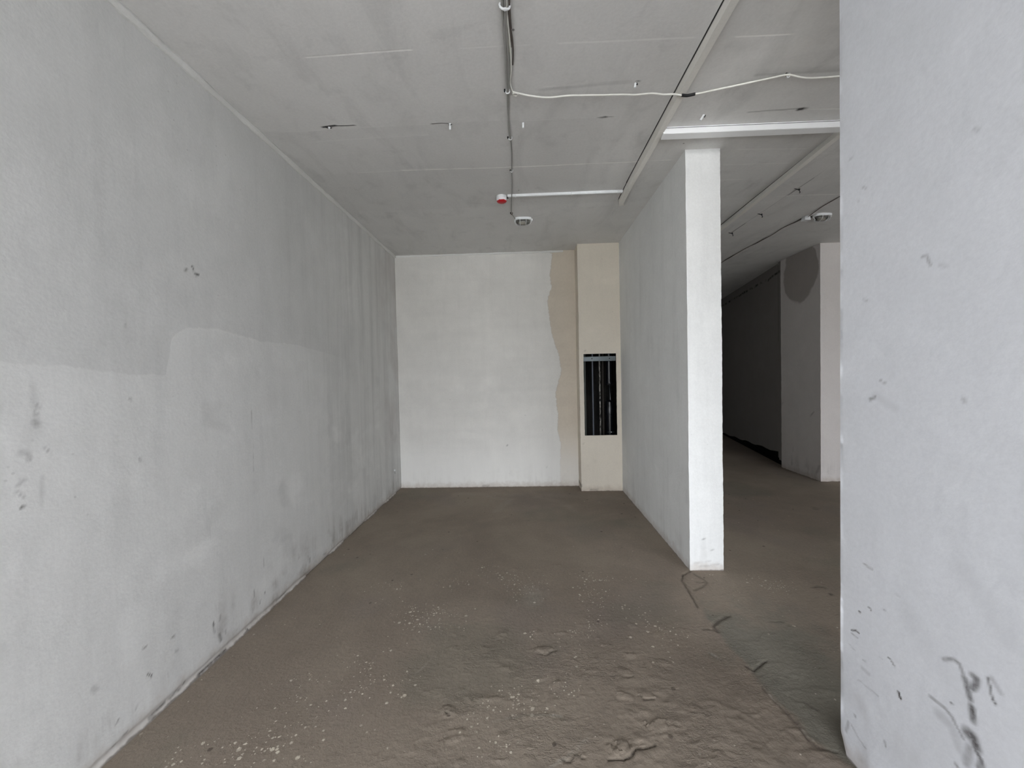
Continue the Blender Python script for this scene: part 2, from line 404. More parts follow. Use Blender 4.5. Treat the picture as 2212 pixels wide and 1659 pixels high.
# left wall
g = Grid()
ys_ = steps(YF, 11.0, [(YF, .7, .2), (.7, 2.6, .008), (2.6, 5.119, .02), (5.119, 5.25, .1)])
ys_ = ys_[ys_ <= 5.26]
zs_ = steps(-.02, H+.02, [(0, .5, .009), (.5, 2.2, .011), (2.2, H, .03)])
g.sheet(0, XL, ys_, zs_)
def dleft(P):
    d = fbm(P, 1.6, 3, 5)*.004+fbm(P, 12, 3, 15)*.0015
    n = fbm(P*np.array([0, 1, 0]), 3.0, 4, 44)
    foot = np.clip((.030+.022*n-P[:, 2])/.012, 0, 1)       # plaster coat broken away along the floor
    o = np.zeros_like(P); o[:, 0] = d-foot*.008+np.clip((.012-P[:, 2])/.01, 0, 1)*.014*(n > -.1); return o
m_left = plaster('plaster_left', WALL, extra=left_extra, streak=.55, tone=.09, grime_k=.5)
struct(g.build('wall_left', m_left.m, dleft, {'stain': stain_fn(LEFT, [1, 2])}))

# back wall
g = Grid(); g.sheet(1, DB, steps(XL-.02, XC+.01, [(XL, XC, .02)]), steps(-.02, H+.02, [(0, H, .02)]))
BK = [([(-1.49, 2.88), (-1.485, 2.885)], .005, .6), ([(-.25, .56), (-.24, .56)], .006, .6), ([(.25, .27), (.27, .25)], .006, .3), ([(-.6, .02), (-.5, .02)], .006, .3), ([(-1.0, 2.9), (-1.0, 2.7)], .01, .06)]
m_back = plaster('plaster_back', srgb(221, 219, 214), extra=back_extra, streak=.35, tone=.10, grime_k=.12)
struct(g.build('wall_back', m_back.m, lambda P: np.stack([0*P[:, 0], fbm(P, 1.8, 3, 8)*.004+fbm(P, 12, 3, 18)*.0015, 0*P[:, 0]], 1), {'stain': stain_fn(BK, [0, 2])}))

# service shaft boxed in beside the back wall, with its open hatch
m_beige = plaster('plaster_beige', srgb(222, 214, 200), streak=.25, tone=.06, grime_k=.12)
HX0, HX1, HZ0, HZ1 = .745, 1.152, .708, 1.737
g = Grid()
def seg2(a, b, s=.02): return steps(a, b, [(a, b, s)])
xs3 = [(XC, HX0), (HX0, HX1), (HX1, XR+.01)]; zs3 = [(-.02, HZ0), (HZ0, HZ1), (HZ1, H+.02)]
for i, (a, b) in enumerate(xs3):
    for j, (c, d) in enumerate(zs3):
        if i == 1 and j == 1: continue
        g.sheet(1, DC, seg2(a, b), seg2(c, d))
g.sheet(0, XC, seg2(DC, DB+.02), seg2(-.02, H+.02), True)
for xx in (HX0, HX1): g.sheet(0, xx, seg2(DC, DC+.014), seg2(HZ0, HZ1), xx == HX0)
for zz in (HZ0, HZ1): g.sheet(2, zz, seg2(HX0, HX1), seg2(DC, DC+.014), zz == HZ0)
SH = [([(.715, .98), (.718, 1.0)], .005, .9), ([(.76, 1.76), (.765, 1.775)], .003, .7), ([(.72, .60), (.722, .61)], .004, .6), ([(.85, .40), (.87, .38)], .02, .06), ([(1.12, 3.10), (1.2, 3.10)], .006, .8), ([(XR-.004, 3.0), (XR-.004, 3.1)], .006, .7), ([(.80, .02), (.9, .015)], .008, .4), ([(XC, .05), (XC, .09)], .006, .6)]
struct(g.build('wall_shaft', m_beige.m, wobble(.0035, 30), {'stain': stain_fn(SH, [0, 2])}))
m_shaft = Mat('shaft_masonry', .95, .05)  # very dark, streaked masonry colour for the shaft interior
br = m_shaft.noise(1.0, 4, .6, sc=(9, 9, .8)); m_shaft.color(m_shaft.mix(br.step(.40, .6), srgb(26, 26, 26), srgb(46, 45, 43)))
m_shaft.bump(m_shaft.noise(30, 4), .01)
g = Grid(); yb = 5.36
g.sheet(1, yb, seg2(XC+.01, XR, .1), seg2(-.02, H+.02, .1)); g.sheet(0, XC+.012, seg2(DC+.02, yb, .1), seg2(-.02, H+.02, .1)); g.sheet(0, XR-.012, seg2(DC+.02, yb, .1), seg2(-.02, H+.02, .1))
struct(g.build('wall_shaft_inner', m_shaft.m, None, {'stain': blank}))

# partition between the two rooms (far piece) and the near piece by the camera
def slab(name, x0, x1, y0, y1, mat, st, disp, fx, fy, fz, faces='lrfb'):
    g = Grid(); xs = steps(x0, x1, fx); ys = steps(y0, y1, fy); zs = steps(-.02, H+.02, fz)
    if 'l' in faces: g.sheet(0, x0, ys, zs, True)
    if 'r' in faces: g.sheet(0, x1, ys, zs)
    if 'f' in faces: g.sheet(1, y0, xs, zs)
    if 'b' in faces: g.sheet(1, y1, xs, zs, True)
    return struct(g.build(name, mat, disp, {'stain': st}))
def edge_chip(y_edge, seed, amp=.008, x_edge=None, wob=.0022):
    base = wobble(wob, seed)
    def f(P):
        d = base(P)
        n = fbm(P*np.array([0, 0, 1.0]), 22, 4, seed+60)+fbm(P*np.array([0, 0, 1.0]), 90, 2, seed+61)*.5
        k = np.clip(1-np.abs(P[:, 1]-y_edge)/.012, 0, 1)
        if x_edge is not None: k = k*np.clip(1-np.abs(P[:, 0]-x_edge)/.012, 0, 1)
        d[:, 1] += k*n*amp*.6; d[:, 0] += k*n*amp*.5
        return d
    return f
m_part = plaster('plaster_partition', srgb(229, 230, 229), streak=.6, tone=.07, grime_k=.2)
PT = [([(3.3, 1.66), (3.3, 1.64)], .004, .3), ([(2.95, .6), (2.95, .5)], .01, .08), ([(2.905, .02), (2.92, .0)], .02, .25)]
PE = [([(1.25, .42), (1.26, .415)], .003, .4), ([(1.40, .52), (1.41, .53)], .003, .4), ([(1.30, .25), (1.31, .24)], .003, .5), ([(1.37, .15), (1.38, .16)], .004, .4), ([(1.33, 1.55), (1.34, 1.56)], .003, .3), ([(1.28, .03), (1.42, .05)], .006, .22), ([(1.25, .06), (1.35, .07)], .005, .2)]
def st_part(P):
    a = stain_fn(PT, [1, 2])(P); b = stain_fn(PE, [0, 2])(P); fr = P[:, 1] < DP+.001
    return np.where(fr, b, a)
struct_p = slab('wall_partition', XR, XR2, DP, 11.0, m_part.m, st_part, edge_chip(DP, 71, .010, XR2),
    [(XR, XR+.02, .01), (XR+.02, XR2-.02, .02), (XR2-.02, XR2, .006)], [(DP, DP+.02, .006), (DP+.02, DB+.1, .03), (DB+.1, 11, .3)], [(0, H, .012)])
m_near = plaster('plaster_right', srgb(223, 225, 230), streak=.1, tone=.06, bumpd=.0010, lump=.25)
def dnear(P):
    d = edge_chip(DN, 91, .009, None, .0010)(P)
    k = np.clip((.075-P[:, 2])/.075, 0, 1)*np.clip((P[:, 1]-(DN-.05))/.05, 0, 1)
    d[:, 1] -= k*.028                                          # the worn-off foot of the corner
    return d
slab('wall_right', XR, XR2, YF, DN, m_near.m, stain_fn(NEAR, [1, 2]), dnear,
    [(XR, XR+.02, .01), (XR+.02, XR2, .03)], [(YF, .8, .15), (.8, DN-.012, .0055), (DN-.012, DN, .004)], [(0, .9, .0055), (.9, 2.3, .008), (2.3, H, .012)], 'lrb')

# next room: pillar, splayed dark wall behind it, end wall, right wall
m_pil = plaster('plaster_pillar', srgb(220, 215, 212), extra=pillar_extra, streak=.2, tone=.07)
PL = [([(5.3, .9), (5.34, .86)], .01, .4), ([(5.7, .35), (5.72, .1)], .008, .3), ([(5.9, 1.0), (5.93, .95)], .006, .6), ([(5.2, .2), (5.24, .1)], .02, .3)]
slab('wall_pillar', PX, 6.6, PY0, PY1, m_pil.m, lambda P: np.where(P[:, 0] < PX+.002, stain_fn(PL, [1, 2])(P), 0), wobble(.003, 50),
    [(PX, 4.4, .03), (4.4, 6.6, .3)], [(PY0, PY1, .025)], [(0, H, .025)])
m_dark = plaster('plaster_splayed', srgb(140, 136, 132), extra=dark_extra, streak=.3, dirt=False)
A0, A1 = Vector((3.875, 5.945)), Vector((4.90, 10.9))
dA = (A1-A0).normalized(); nA = Vector((dA.y, -dA.x))
def splay(name, t0, t1, off, zfun0, zfun1, mat, nt_=30, nz=30):
    bm = bmesh.new(); G = []
    for i in range(nt_+1):
        t = t0+(t1-t0)*i/nt_; p = A0+dA*t+nA*off; r = []
        for j in range(nz+1):
            z0, z1 = zfun0(t), zfun1(t); r.append(bm.verts.new((p.x, p.y, z0+(z1-z0)*j/nz)))
        G.append(r)
    for i in range(nt_):
        for j in range(nz): bm.faces.new((G[i][j], G[i+1][j], G[i+1][j+1], G[i][j+1]))
    o = done(name, bm, mat); at = o.data.attributes.new('stain', 'FLOAT', 'POINT'); return struct(o)
gap = lambda t: max(.02, .205-.050*t)+.012*math.sin(t*9)
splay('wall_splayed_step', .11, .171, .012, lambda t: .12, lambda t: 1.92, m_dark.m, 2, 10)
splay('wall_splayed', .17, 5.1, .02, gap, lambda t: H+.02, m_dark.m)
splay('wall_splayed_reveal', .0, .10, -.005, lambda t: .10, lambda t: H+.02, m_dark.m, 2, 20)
splay('trim_1', .0, 5.1, .05, lambda t: -.02, lambda t: H+.02, simple('void_black', (.004, .004, .004), .9, spec=.1), 10, 4)  # black sheet painted in for the dark void seen through the wall's gaps
m_plain = plaster('plaster_plain', srgb(200, 198, 195))
g = Grid(); g.sheet(1, 10.9, seg2(XR2-.3, 7.6, .2), seg2(-.02, H+.02, .2)); struct(g.build('wall_corridor_end', m_plain.m, None, {'stain': blank}))
g = Grid(); g.sheet(0, 6.4, seg2(YF, 5.3, .2), seg2(-.02, H+.02, .2)); struct(g.build('wall_far_right', m_plain.m, None, {'stain': blank}))

# street front behind the camera: wall with two window openings
def front():
    xs = sorted({XL-.3, 6.6, *[v for w_ in WIN for v in w_[:2]]}); zs = sorted({-.02, .12, 3.05, H+.02})
    bm = bmesh.new()
    for a, b in zip(xs[:-1], xs[1:]):
        for c, d in zip(zs[:-1], zs[1:]):
            if any(w_[0]-1e-3 <= a and b <= w_[1]+1e-3 and w_[2]-1e-3 <= c and d <= w_[3]+1e-3 for w_ in WIN): continue
            box_bm(bm, a, b, YF-.18, YF, c, d)
    o = done('wall_front', bm, m_plain.m, smooth=False); o.data.attributes.new('stain', 'FLOAT', 'POINT'); return struct(o)
front()
m_frame = simple('window_frame_white', srgb(225, 226, 226), .5)
for i, (a, b, c, d) in enumerate(WIN):
    fr = bmesh.new()
    box_bm(fr, a, b, YF-.12, YF-.06, c, c+.05); box_bm(fr, a, b, YF-.12, YF-.06, d-.05, d)
    for x in (a, (a+b)/2-.025, b-.05): box_bm(fr, x, x+.05, YF-.12, YF-.06, c, d)
    struct(done('window_%d' % (i+1), fr, m_frame, smooth=False))
m_pave = simple('pavement', srgb(205, 203, 198), .95)
g = Grid(); g.sheet(2, -.15, np.array([-30., 30.]), np.array([-40., YF-.17])); struct(g.build('ground_outside', m_pave))

# ------------------------------------------------------------------ ceiling
m = Mat('ceiling_concrete', .92, .12)
big = m.noise(.8, 5, .6, dist=.4); mid = m.noise(3.5, 5, .62); fine = m.noise(65, 2.5, .65)
tro = m.noise(1.6, 5, .62, sc=(2.2, .8, 1), off=(4, 0, 0), dist=1.0); blot = m.noise(5.5, 4, .6, off=(7, 3, 0), dist=.5)
f = (big-.5)*.16+(mid-.5)*.12+(fine-.5)*.14+1.0
f = f-tro.step(.48, .74)*.11-blot.step(.54, .76)*.09
sweep = m.noise(1.0, 3, .5, sc=(1.1, 4.5, 1), off=(0, 0, 0)).step(.5, .7)
f = f+sweep*.05*m.x.step(1.0, 1.2)
# panels poured side by side differ a little in tone
pan = m.y.step(2.485, 2.495)*m.x.step(.6, .5)*.05+m.y.step(3.02, 3.04)*.03-m.y.step(3.72, 3.74)*.03
f = f-pan
col = m.scale_col(srgb(223, 222, 220), f)
br_ = m.noise(7, 4, .6).step(.34, .60)
lt = m.attr('light'); dk = m.attr('dark')
CLT = [((-1.06, 1.936), (-.52, 1.924), .0045, 1), ((-.27, 1.929), (.05, 1.93), .004, .35), ((.2, 1.93), (.86, 1.934), .005, .35), ((1.06, 1.945), (1.32, 1.948), .004, .6),
                     ((-1.55, 2.50), (-.5, 2.49), .005, .22), ((.0, 2.50), (.52, 2.494), .004, .25), ((1.78, 2.505), (2.0, 2.515), .004, .7),
                     ((-1.3, 3.03), (-.9, 3.03), .004, .3), ((-.916, 3.028), (.913, 3.038), .005, .9), ((.98, 3.034), (1.16, 3.03), .005, .8),
                     ((1.6, 2.925), (2.1, 2.946), .004, .45), ((1.6, 3.134), (2.1, 3.138), .004, .4), ((1.58, 3.38), (1.9, 3.38), .004, .5), ((2.4, 3.728), (3.2, 3.729), .005, .8),
                     ((3.0, 6.35), (4.1, 6.45), .006, .35), ((-1.5, 2.62), (-.6, 2.60), .004, .2), ((.15, 2.215), (.62, 2.205), .006, .22)]
col = m.mix(lt*(br_*.7+.45), col, srgb(248, 247, 244))
CDK = [((-1.25, 2.468), (-1.17, 2.46), .009, 1), ((-1.17, 2.463), (-1.05, 2.468), .004, .95), ((-.56, 2.49), (-.44, 2.492), .0035, 1), ((.53, 2.50), (.555, 2.495), .009, .8), ((.50, 2.50), (.60, 2.497), .004, .5),
                     ((1.44, 2.51), (1.76, 2.495), .006, .35), ((1.74, 2.505), (1.77, 2.50), .014, .95), ((2.487, 3.40), (2.487, 3.72), .004, .6), ((2.485, 3.3), (2.46, 4.7), .0035, .3), ((2.47, 4.4), (2.47, 4.65), .006, .6),
                     ((.66, 2.205), (.675, 2.20), .006, .6), ((-.045, 1.6), (-.055, 2.22), .028, .22), ((.12, 2.235), (.62, 2.205), .014, .16), ((1.3, 2.20), (1.8, 2.195), .012, .22), ((1.05, 2.01), (1.2, 2.02), .02, .12)]
CRK = [((.9015, 1.3), (.9015, 3.35), .0034), ((.903, 3.3), (.910, 3.69), .0032), ((2.152, 2.3), (2.215, 4.4), .0045), ((2.213, 4.3), (2.25, 6.0), .0045), ((2.975, 5.9), (3.02, 4.3), .004)]
col = m.mix(dk, col, (.006, .006, .006))
d, c1, c2 = m.voro(3.2, off=(0, 0, 0)); spk = d.step(.030, .012)*c1.step(.55, .6); spw = d.step(.026, .010)*c1.step(.45, .4)
col = m.mix(spk*.7, col, srgb(60, 56, 54)); col = m.mix(spw*.8, col, srgb(235, 235, 232))
m.color(col); m.bump(fine*.35+lt*.6-dk*1.5+m.noise(12, 3)*.5, .0018, .8)
yf = [(YF, 5.2, .05), (5.2, 11, .15)]+[(a, b, .003) for a, b in ((1.915, 1.96), (2.19, 2.24), (2.445, 2.53), (2.60, 2.625), (2.915, 2.955), (3.02, 3.046), (3.12, 3.145), (3.37, 3.39), (3.715, 3.74))]
g = Grid(); g.sheet(2, H, steps(XL-.02, 6.6, [(XL, 3.2, .02), (3.2, 6.6, .15), (.890, .920, .0025), (2.140, 2.26, .004), (2.455, 2.50, .004)]), steps(YF-.02, 11, yf))
def c_light(P):
    w_ = np.stack([0*P[:, 0], fbm(P, 3, 2, 201)*.005], 1); return strokes(P[:, :2]+w_, [((a, b), wd*1.2, st) for a, b, wd, st in CLT])
def c_dark(P):
    w_ = np.stack([0*P[:, 0], fbm(P, 14, 3, 205)*.006], 1)
    return np.maximum(strokes(P[:, :2]+w_, [((a, b), wd, st) for a, b, wd, st in CDK]), strokes(P[:, :2], [((a, b), wd, 1.3) for a, b, wd in CRK]))
def dceil(P):
    d = np.zeros_like(P); d[:, 2] = fbm(P, 1.3, 3, 61)*.005; return d
struct(g.build('ceiling', m.m, dceil, {'light': c_light, 'dark': c_dark}))

# plaster fillets along the head of the left and back walls
m_fil = plaster('plaster_fillet', srgb(222, 222, 219), streak=0, tone=.05, dirt=False)
random.seed(4)
def fillet(name, a, b, r, n):
    a, b = Vector(a), Vector(b); pts = []; rad = []
    for i in range(n+1):
        t = i/n; nz_ = math.sin(i*.7)*.3+random.uniform(-.35, .35)
        pts.append(a.lerp(b, t)+Vector((random.uniform(-.002, .002), random.uniform(-.002, .002), random.uniform(-.002, .002)))); rad.append(r*(1+nz_*.35))
    bm = bmesh.new(); tube_bm(bm, pts, rad, 10); o = done(name, bm, m_fil.m); o.data.attributes.new('stain', 'FLOAT', 'POINT'); return struct(o)
fillet('trim_2', (XL+.002, YF, H-.012), (XL+.002, DB, H-.012), .021, 150)
fillet('trim_3', (XL, DB, H-.010), (XC-.15, DB, H-.010), .014, 60)

# ceiling battens (filled slab joints)
m_bat = plaster('batten_plaster', srgb(232, 230, 224), streak=0, tone=.04, dirt=False, bumpd=.001)
def batten(name, pts, w_, h_):
    bm = bmesh.new(); R = []
    for (x, y) in pts:
        R.append([bm.verts.new(p) for p in ((x, y, H+.01), (x+.004, y, H-h_), (x+w_, y, H-h_*.8), (x+w_+.012, y, H+.01))])
    for A, B in zip(R[:-1], R[1:]):
        for k in range(4): bm.faces.new((A[k], A[(k+1) % 4], B[(k+1) % 4], B[k]))
    bm.faces.new(R[0]); bm.faces.new(R[-1][::-1]); o = done(name, bm, m_bat.m, smooth=False); o.data.attributes.new('stain', 'FLOAT', 'POINT'); return struct(o)
batten('trim_4', [(.908, YF), (.907, 1.75), (.907, 2.3), (.912, 2.83), (.910, 3.35), (.916, 3.69), (.93, 3.73)], .045, .040)
batten('trim_5', [(2.14, 2.0), (2.158, 2.755), (2.18, 3.27), (2.219, 4.33), (2.255, 6.0), (2.28, 7.2)], .055, .034)

# ------------------------------------------------------------------ floor
CLODS = [(-.218, 1.747, .074, .017, 0), (-.371, 1.678, .034, .026, 20), (-.324, 1.546, .061, .014, -18), (.429, 1.769, .035, .021, 10), (.532, 1.77, .038, .021, 15), (.084, 2.063, .049, .029, 0), (.18, 2.2, .037, .013, 0), (-.153, 2.193, .048, .022, -15), (-.132, 1.931, .033, .017, 0), (.461, 1.92, .026, .021, 10), (.525, 2.026, .024, .018, 20), (-.428, 2.073, .035, .02, 0), (.23, 1.984, .02, .013, 0), (.605, 2.265, .019, .023, 0), (.359, 1.514, .053, .034, 0), (.167, 1.481, .042, .01, -10), (.017, 1.655, .084, .009, -3), (-.013, 1.516, .015, .008, 0), (-.161, 1.491, .011, .006, 0), (.331, 1.994, .023, .011, -10), (.724, 2.187, .022, .016, 0), (.683, 1.972, .036, .017, 10), (.239, 1.764, .018, .009, 0), (-.244, 2.073, .032, .015, 0), (.41, 2.103, .024, .01, 0), (.377, 2.155, .014, .008, 0), (-.495, 1.778, .018, .009, 0), (-.309, 1.586, .033, .012, 0), (.541, 1.617, .059, .035, 0), (-.123, 1.463, .03, .01, 0), (-.282, 1.452, .02, .012, 0), (.392, 1.69, .011, .008, 0), (.261, 1.823, .012, .006, 0), (.225, 2.987, .03, .016, 0), (-.113, 2.932, .03, .019, 0), (.62, 1.629, .008, .018, 0), (.301, 1.915, .016, .008, 0), (.044, 2.209, .019, .022, 0), (.175, 1.882, .014, .016, 0), (.128, 1.842, .024, .02, 0)]
FCR = [([(1.209, 2.89), (1.131, 2.84), (1.091, 2.753), (1.084, 2.618), (1.07, 2.519), (1.064, 2.443)], .007, .7), ([(1.216, 2.859), (1.265, 2.742), (1.228, 2.705), (1.125, 2.635)], .009, .5), ([(1.191, 2.742), (1.265, 2.742)], .01, .4),
([(1.213, 2.356), (1.133, 2.316), (1.075, 2.264), (1.075, 2.214)], .012, .65), ([(.998, 2.238), (1.064, 2.226)], .006, .5), ([(.951, 2.044), (.962, 2.013), (.989, 1.988)], .004, .6), ([(1.089, 1.955), (1.108, 1.927), (1.208, 1.989)], .007, .7),
([(1.086, 1.822), (1.093, 1.75), (1.115, 1.67), (1.111, 1.572), (1.127, 1.524), (1.195, 1.508)], .005, .6), ([(1.105, 1.70), (1.118, 1.62)], .014, .4), ([(1.941, 2.672), (1.994, 2.681), (2.023, 2.663)], .008, .7), ([(1.995, 2.595), (1.998, 2.582)], .008, .8),
([(1.424, 2.302), (1.49, 2.302), (1.513, 2.263)], .006, .4), ([(1.228, 1.736), (1.254, 1.696)], .008, .4), ([(.116, 1.471), (.14, 1.463), (.168, 1.486), (.201, 1.477)], .004, .8), ([(.293, 1.467), (.342, 1.468), (.386, 1.483), (.413, 1.509), (.491, 1.531)], .0045, 1.),
([(-.381, 1.672), (-.367, 1.659)], .004, .9), ([(.501, 1.773), (.518, 1.752), (.559, 1.752)], .004, .8), ([(.042, 2.039), (.082, 2.027), (.146, 2.064)], .0035, .7), ([(-.284, 1.754), (-.27, 1.74)], .005, .6), ([(.35, 1.895), (.5, 1.88)], .004, .5)]
FLT = [([(-.578, 1.899), (-.552, 1.951), (-.521, 2.015)], .005, .35), ([(.069, 1.441), (.147, 1.486), (.187, 1.518), (.225, 1.562)], .008, .4), ([(-.17, 1.63), (-.05, 1.66), (.09, 1.664), (.13, 1.66)], .006, .4), ([(1.09, 1.78), (1.105, 1.72)], .004, .5), ([(1.12, 1.60), (1.125, 1.55)], .004, .45),
([(.951, 2.044), (.975, 2.0)], .010, .4), ([(.0, 2.66), (.04, 2.60), (.02, 2.52)], .06, .28), ([(.04, 2.63), (.12, 2.60)], .035, .2), ([(-.5, 4.75), (-.2, 4.6), (-.35, 4.2)], .05, .14), ([(.1, 4.7), (.4, 4.5), (.5, 4.2)], .05, .12), ([(-.9, 4.85), (-.1, 4.8)], .07, .10), ([(.3, 4.75), (1.1, 4.6)], .07, .08)]
CL = [(-.531, 2.719, .16, .07), (-.082, 1.784, .10, .05), (-.034, 1.714, .10, .05), (-.171, 1.68, .13, .06), (-.235, 1.647, .10, .05), (-.148, 1.525, .08, .05), (.239, 2.631, .2, .1), (.359, 2.555, .22, .1), (.167, 1.808, .07, .05), (.019, 2.633, .14, .1), (.501, 2.427, .22, .1), (.516, 2.796, .2, .06), (-.226, 2.839, .2, .08), (.094, 1.894, .1, .05), (.53, 1.666, .1, .08), (-.473, 2.956, .2, .06),
      (-.889, 2.653, .2, .1), (-.61, 2.729, .2, .07), (-1.156, 1.534, .18, .1), (-1.325, 1.455, .12, .08), (-.748, 1.499, .14, .10), (-.968, 1.823, .3, .15), (-.621, 2.366, .25, .15), (1.665, 2.315, .12, .08), (1.706, 2.722, .15, .1), (-.3, 2.75, .5, .06), (.45, 2.2, .35, .2)]
def frot(P, c):
    x, y, a, b, r = c; t = math.radians(r); dx = P[:, 0]-x; dy = P[:, 1]-y
    return (dx*math.cos(t)-dy*math.sin(t))/a, (dx*math.sin(t)+dy*math.cos(t))/b
def floor_h(P):
    Q = P.copy(); Q[:, 2] = 0
    z = fbm(Q, 1.1, 3, 70)*.005+fbm(Q, 6, 3, 75)*.0010
    near = np.clip((2.7-P[:, 1])/.9, 0, 1)*np.clip((P[:, 0]+.85)/.5, 0, 1)
    right = np.clip((P[:, 0]-.55)/.3, 0, 1)*np.clip((3.2-P[:, 1])/.6, 0, 1)*.5
    z = z+near*(np.maximum(fbm(Q*np.array([.6, 1, 1]), 16, 4, 80)-.12, 0)*.004+fbm(Q, 55, 3, 85)*.0010)
    z = z+right*(np.abs(fbm(Q, 9, 4, 90))*.0025)
    n1 = fbm(Q, 40, 3, 101); n2 = fbm(Q, 95, 2, 102)
    rough = np.clip(1.6-(((P[:, 0]-.75)/.45)**2+((P[:, 1]-1.52)/.22)**2), 0, 1)
    z = z+rough*(np.abs(fbm(Q, 22, 4, 95))*.006)
    n1 = fbm(Q, 40, 3, 101); n2 = fbm(Q, 95, 2, 102)
    fl = fbm(Q*np.array([.6, 1, 1]), 30, 3, 140)+n1*.25; z = z+(near*.8+rough*.3)*np.clip((fl-.26)/.07, 0, 1)*.0024
    for c in CLODS:
        u, v = frot(P, c); r = np.sqrt(u*u+v*v)+n1*.75+n2*.55
        hh = .003+.13*min(c[2], c[3]*1.4)
        z = z+hh*np.clip((1.0-r)/.17, 0, 1)*(1-.35*np.clip(-v, 0, 1))*(.75+.5*n1)
    j = strokes(P[:, :2]+np.stack([n1, fbm(Q, 40, 3, 105)], 1)*.006, FCR)
    z = z-j*.008
    # the screed patch by the right wall lies a touch lower
    z = z-np.clip((P[:, 0]-patch_x(P[:, 1])+n1*.02)/.02, 0, 1)*np.clip((2.3-P[:, 1])/.3, 0, 1)*.003
    # floor laps up a little at the left wall
    o = np.zeros_like(P); o[:, 2] = z*np.clip((P[:, 1]+2)/1, 0, 1)+.001*0; return o
def patch_x(y): return np.interp(y, [1.3, 1.5, 1.57, 1.67, 1.75, 1.95, 2.3, 2.6], [1.25, 1.16, 1.111, 1.115, 1.09, 1.08, 1.06, 1.10])
def a_dark(P):
    n = np.stack([fbm(P, 40, 3, 101), fbm(P, 40, 3, 105)], 1)*.006
    return strokes(P[:, :2]+n, FCR)
def a_light(P):
    n = np.stack([fbm(P, 40, 3, 111), fbm(P, 40, 3, 115)], 1)*.006
    return strokes(P[:, :2]+n, FLT)*(.6+.6*fbm(P, 30, 3, 120))
def a_drops(P):
    r = np.zeros(len(P))+.03*np.clip((3.6-P[:, 1])/1.0, 0, 1)
    for x, y, a, b in CL: r = np.maximum(r, np.clip(1.25-np.sqrt(((P[:, 0]-x)/a)**2+((P[:, 1]-y)/b)**2)*.8, 0, 1))
    return r
def a_patch(P):
    n = fbm(P, 12, 4, 130)*.05
    k = np.clip((P[:, 0]-patch_x(P[:, 1])+n*.5)/.03, 0, 1)*np.clip((2.55-P[:, 1]+n*4)/.35, 0, 1)*np.clip((1.75-P[:, 0]+n*3)/.3, 0, 1)
    return k
m = Mat('floor_screed', .93, .12)
big = m.noise(.9, 5, .62, dist=.5); mid = m.noise(5, 5, .65); fine = m.noise(50, 4, .7)
warm = m.noise(1.3, 3, .5, off=(5, 5, 0))
c = m.mix(big.step(.35, .65), srgb(132, 121, 109), srgb(143, 132, 119))
c = m.mix(warm.step(.5, .7)*.35, c, srgb(124, 115, 109))
c = m.mix(m.noise(1.1, 3, .5, off=(8, 1, 0)).step(.56, .68)*.4, c, srgb(118, 114, 102))
c = m.scale_col(c, (mid-.5)*.22+(fine-.5)*.34+1.0)
c = m.scale_col(c, 1.0-(m.x.step(.3, 1.1)*m.y.step(2.3, 1.7)*m.noise(4, 3, .6, off=(2, 2, 0)).step(.3, .6))*.16); pt = m.attr('patch'); c = m.mix(pt*.7, c, m.scale_col(srgb(112, 111, 102), fine*.3+.86))
# dark spots and scuffs
d, c1, c2 = m.voro(7.0, off=(1, 3, 0)); dark = (d+(m.noise(40, 3)-.5)*.08).step(.09, .05)*c1.step(.55, .62)
c = m.mix(dark*.6, c, srgb(62, 54, 48))
d, c1, c2 = m.voro(2.3, off=(3, 1, 0), sc=(1, 1.0, 1)); sc_ = (d+(m.noise(14, 4)-.5)*.30).step(.14, .05)*c1.step(.5, .6)
c = m.mix(sc_*.30, c, srgb(84, 76, 68))
# white plaster drops
dens = m.attr('drops')
n32 = m.noise(3.2, 2, .5, off=(9, 0, 0)).step(.36, .66); tot = None; n160 = m.noise(160, 1)
for sc_n, off, rad in ((46, (0, 0, 0), .30), (30, (4, 1, 0), .28), (85, (2, 7, 0), .30)):
    d, c1, c2 = m.voro(sc_n, off=off, sc=(1, 1, 0)); rr_ = (c2*.6+.4)*rad
    keep = (dens*.26*(n32*1.9)-c1).step(-.02, .02)
    k = (d-rr_+(n160-.5)*.28).step(.05, -.05)*keep
    tot = k if tot is None else tot.max(k)
c = m.mix(tot*(c2*.45+.40)*(fine*.8+.6), c, srgb(218, 208, 190))
c = m.mix(m.attr('light'), c, srgb(176, 172, 162))
c = m.mix(m.attr('dark')*.75, c, srgb(48, 42, 38))
zone = m.y.step(2.9, 2.0)*m.x.step(-.9, -.2)*.8+.2
crumb = (m.noise(26, 5, .7, sc=(.7, 1.1, 1), off=(3, 3, 0))-.5).abs().step(.10, .0)*m.noise(3.2, 3, .5, off=(6, 6, 0)).step(.46, .62)*zone
c = m.scale_col(c, 1.0-crumb*.06)
# mortar dust along the left wall's foot is darker and damp
m.color(c)
m.bump(fine*1.2+crumb*.6+m.noise(14, 3, .6)*.35, .0045, .8)
g = Grid()
fx = [(XL-.02, -1.2, .02), (-1.2, .95, .0085), (.95, 1.35, .0085), (1.35, 2.4, .02), (2.4, 6.6, .12)]
fy = [(YF-.02, 1.0, .12), (1.0, 1.4, .03), (1.4, 2.35, .007), (2.35, 3.1, .013), (3.1, 5.3, .03), (5.3, 11, .12)]
g.sheet(2, 0., steps(XL-.03, 6.6, fx), steps(YF-.02, 11, fy))
struct(g.build('floor', m.m, floor_h, {'dark': a_dark, 'light': a_light, 'drops': a_drops, 'patch': a_patch}))

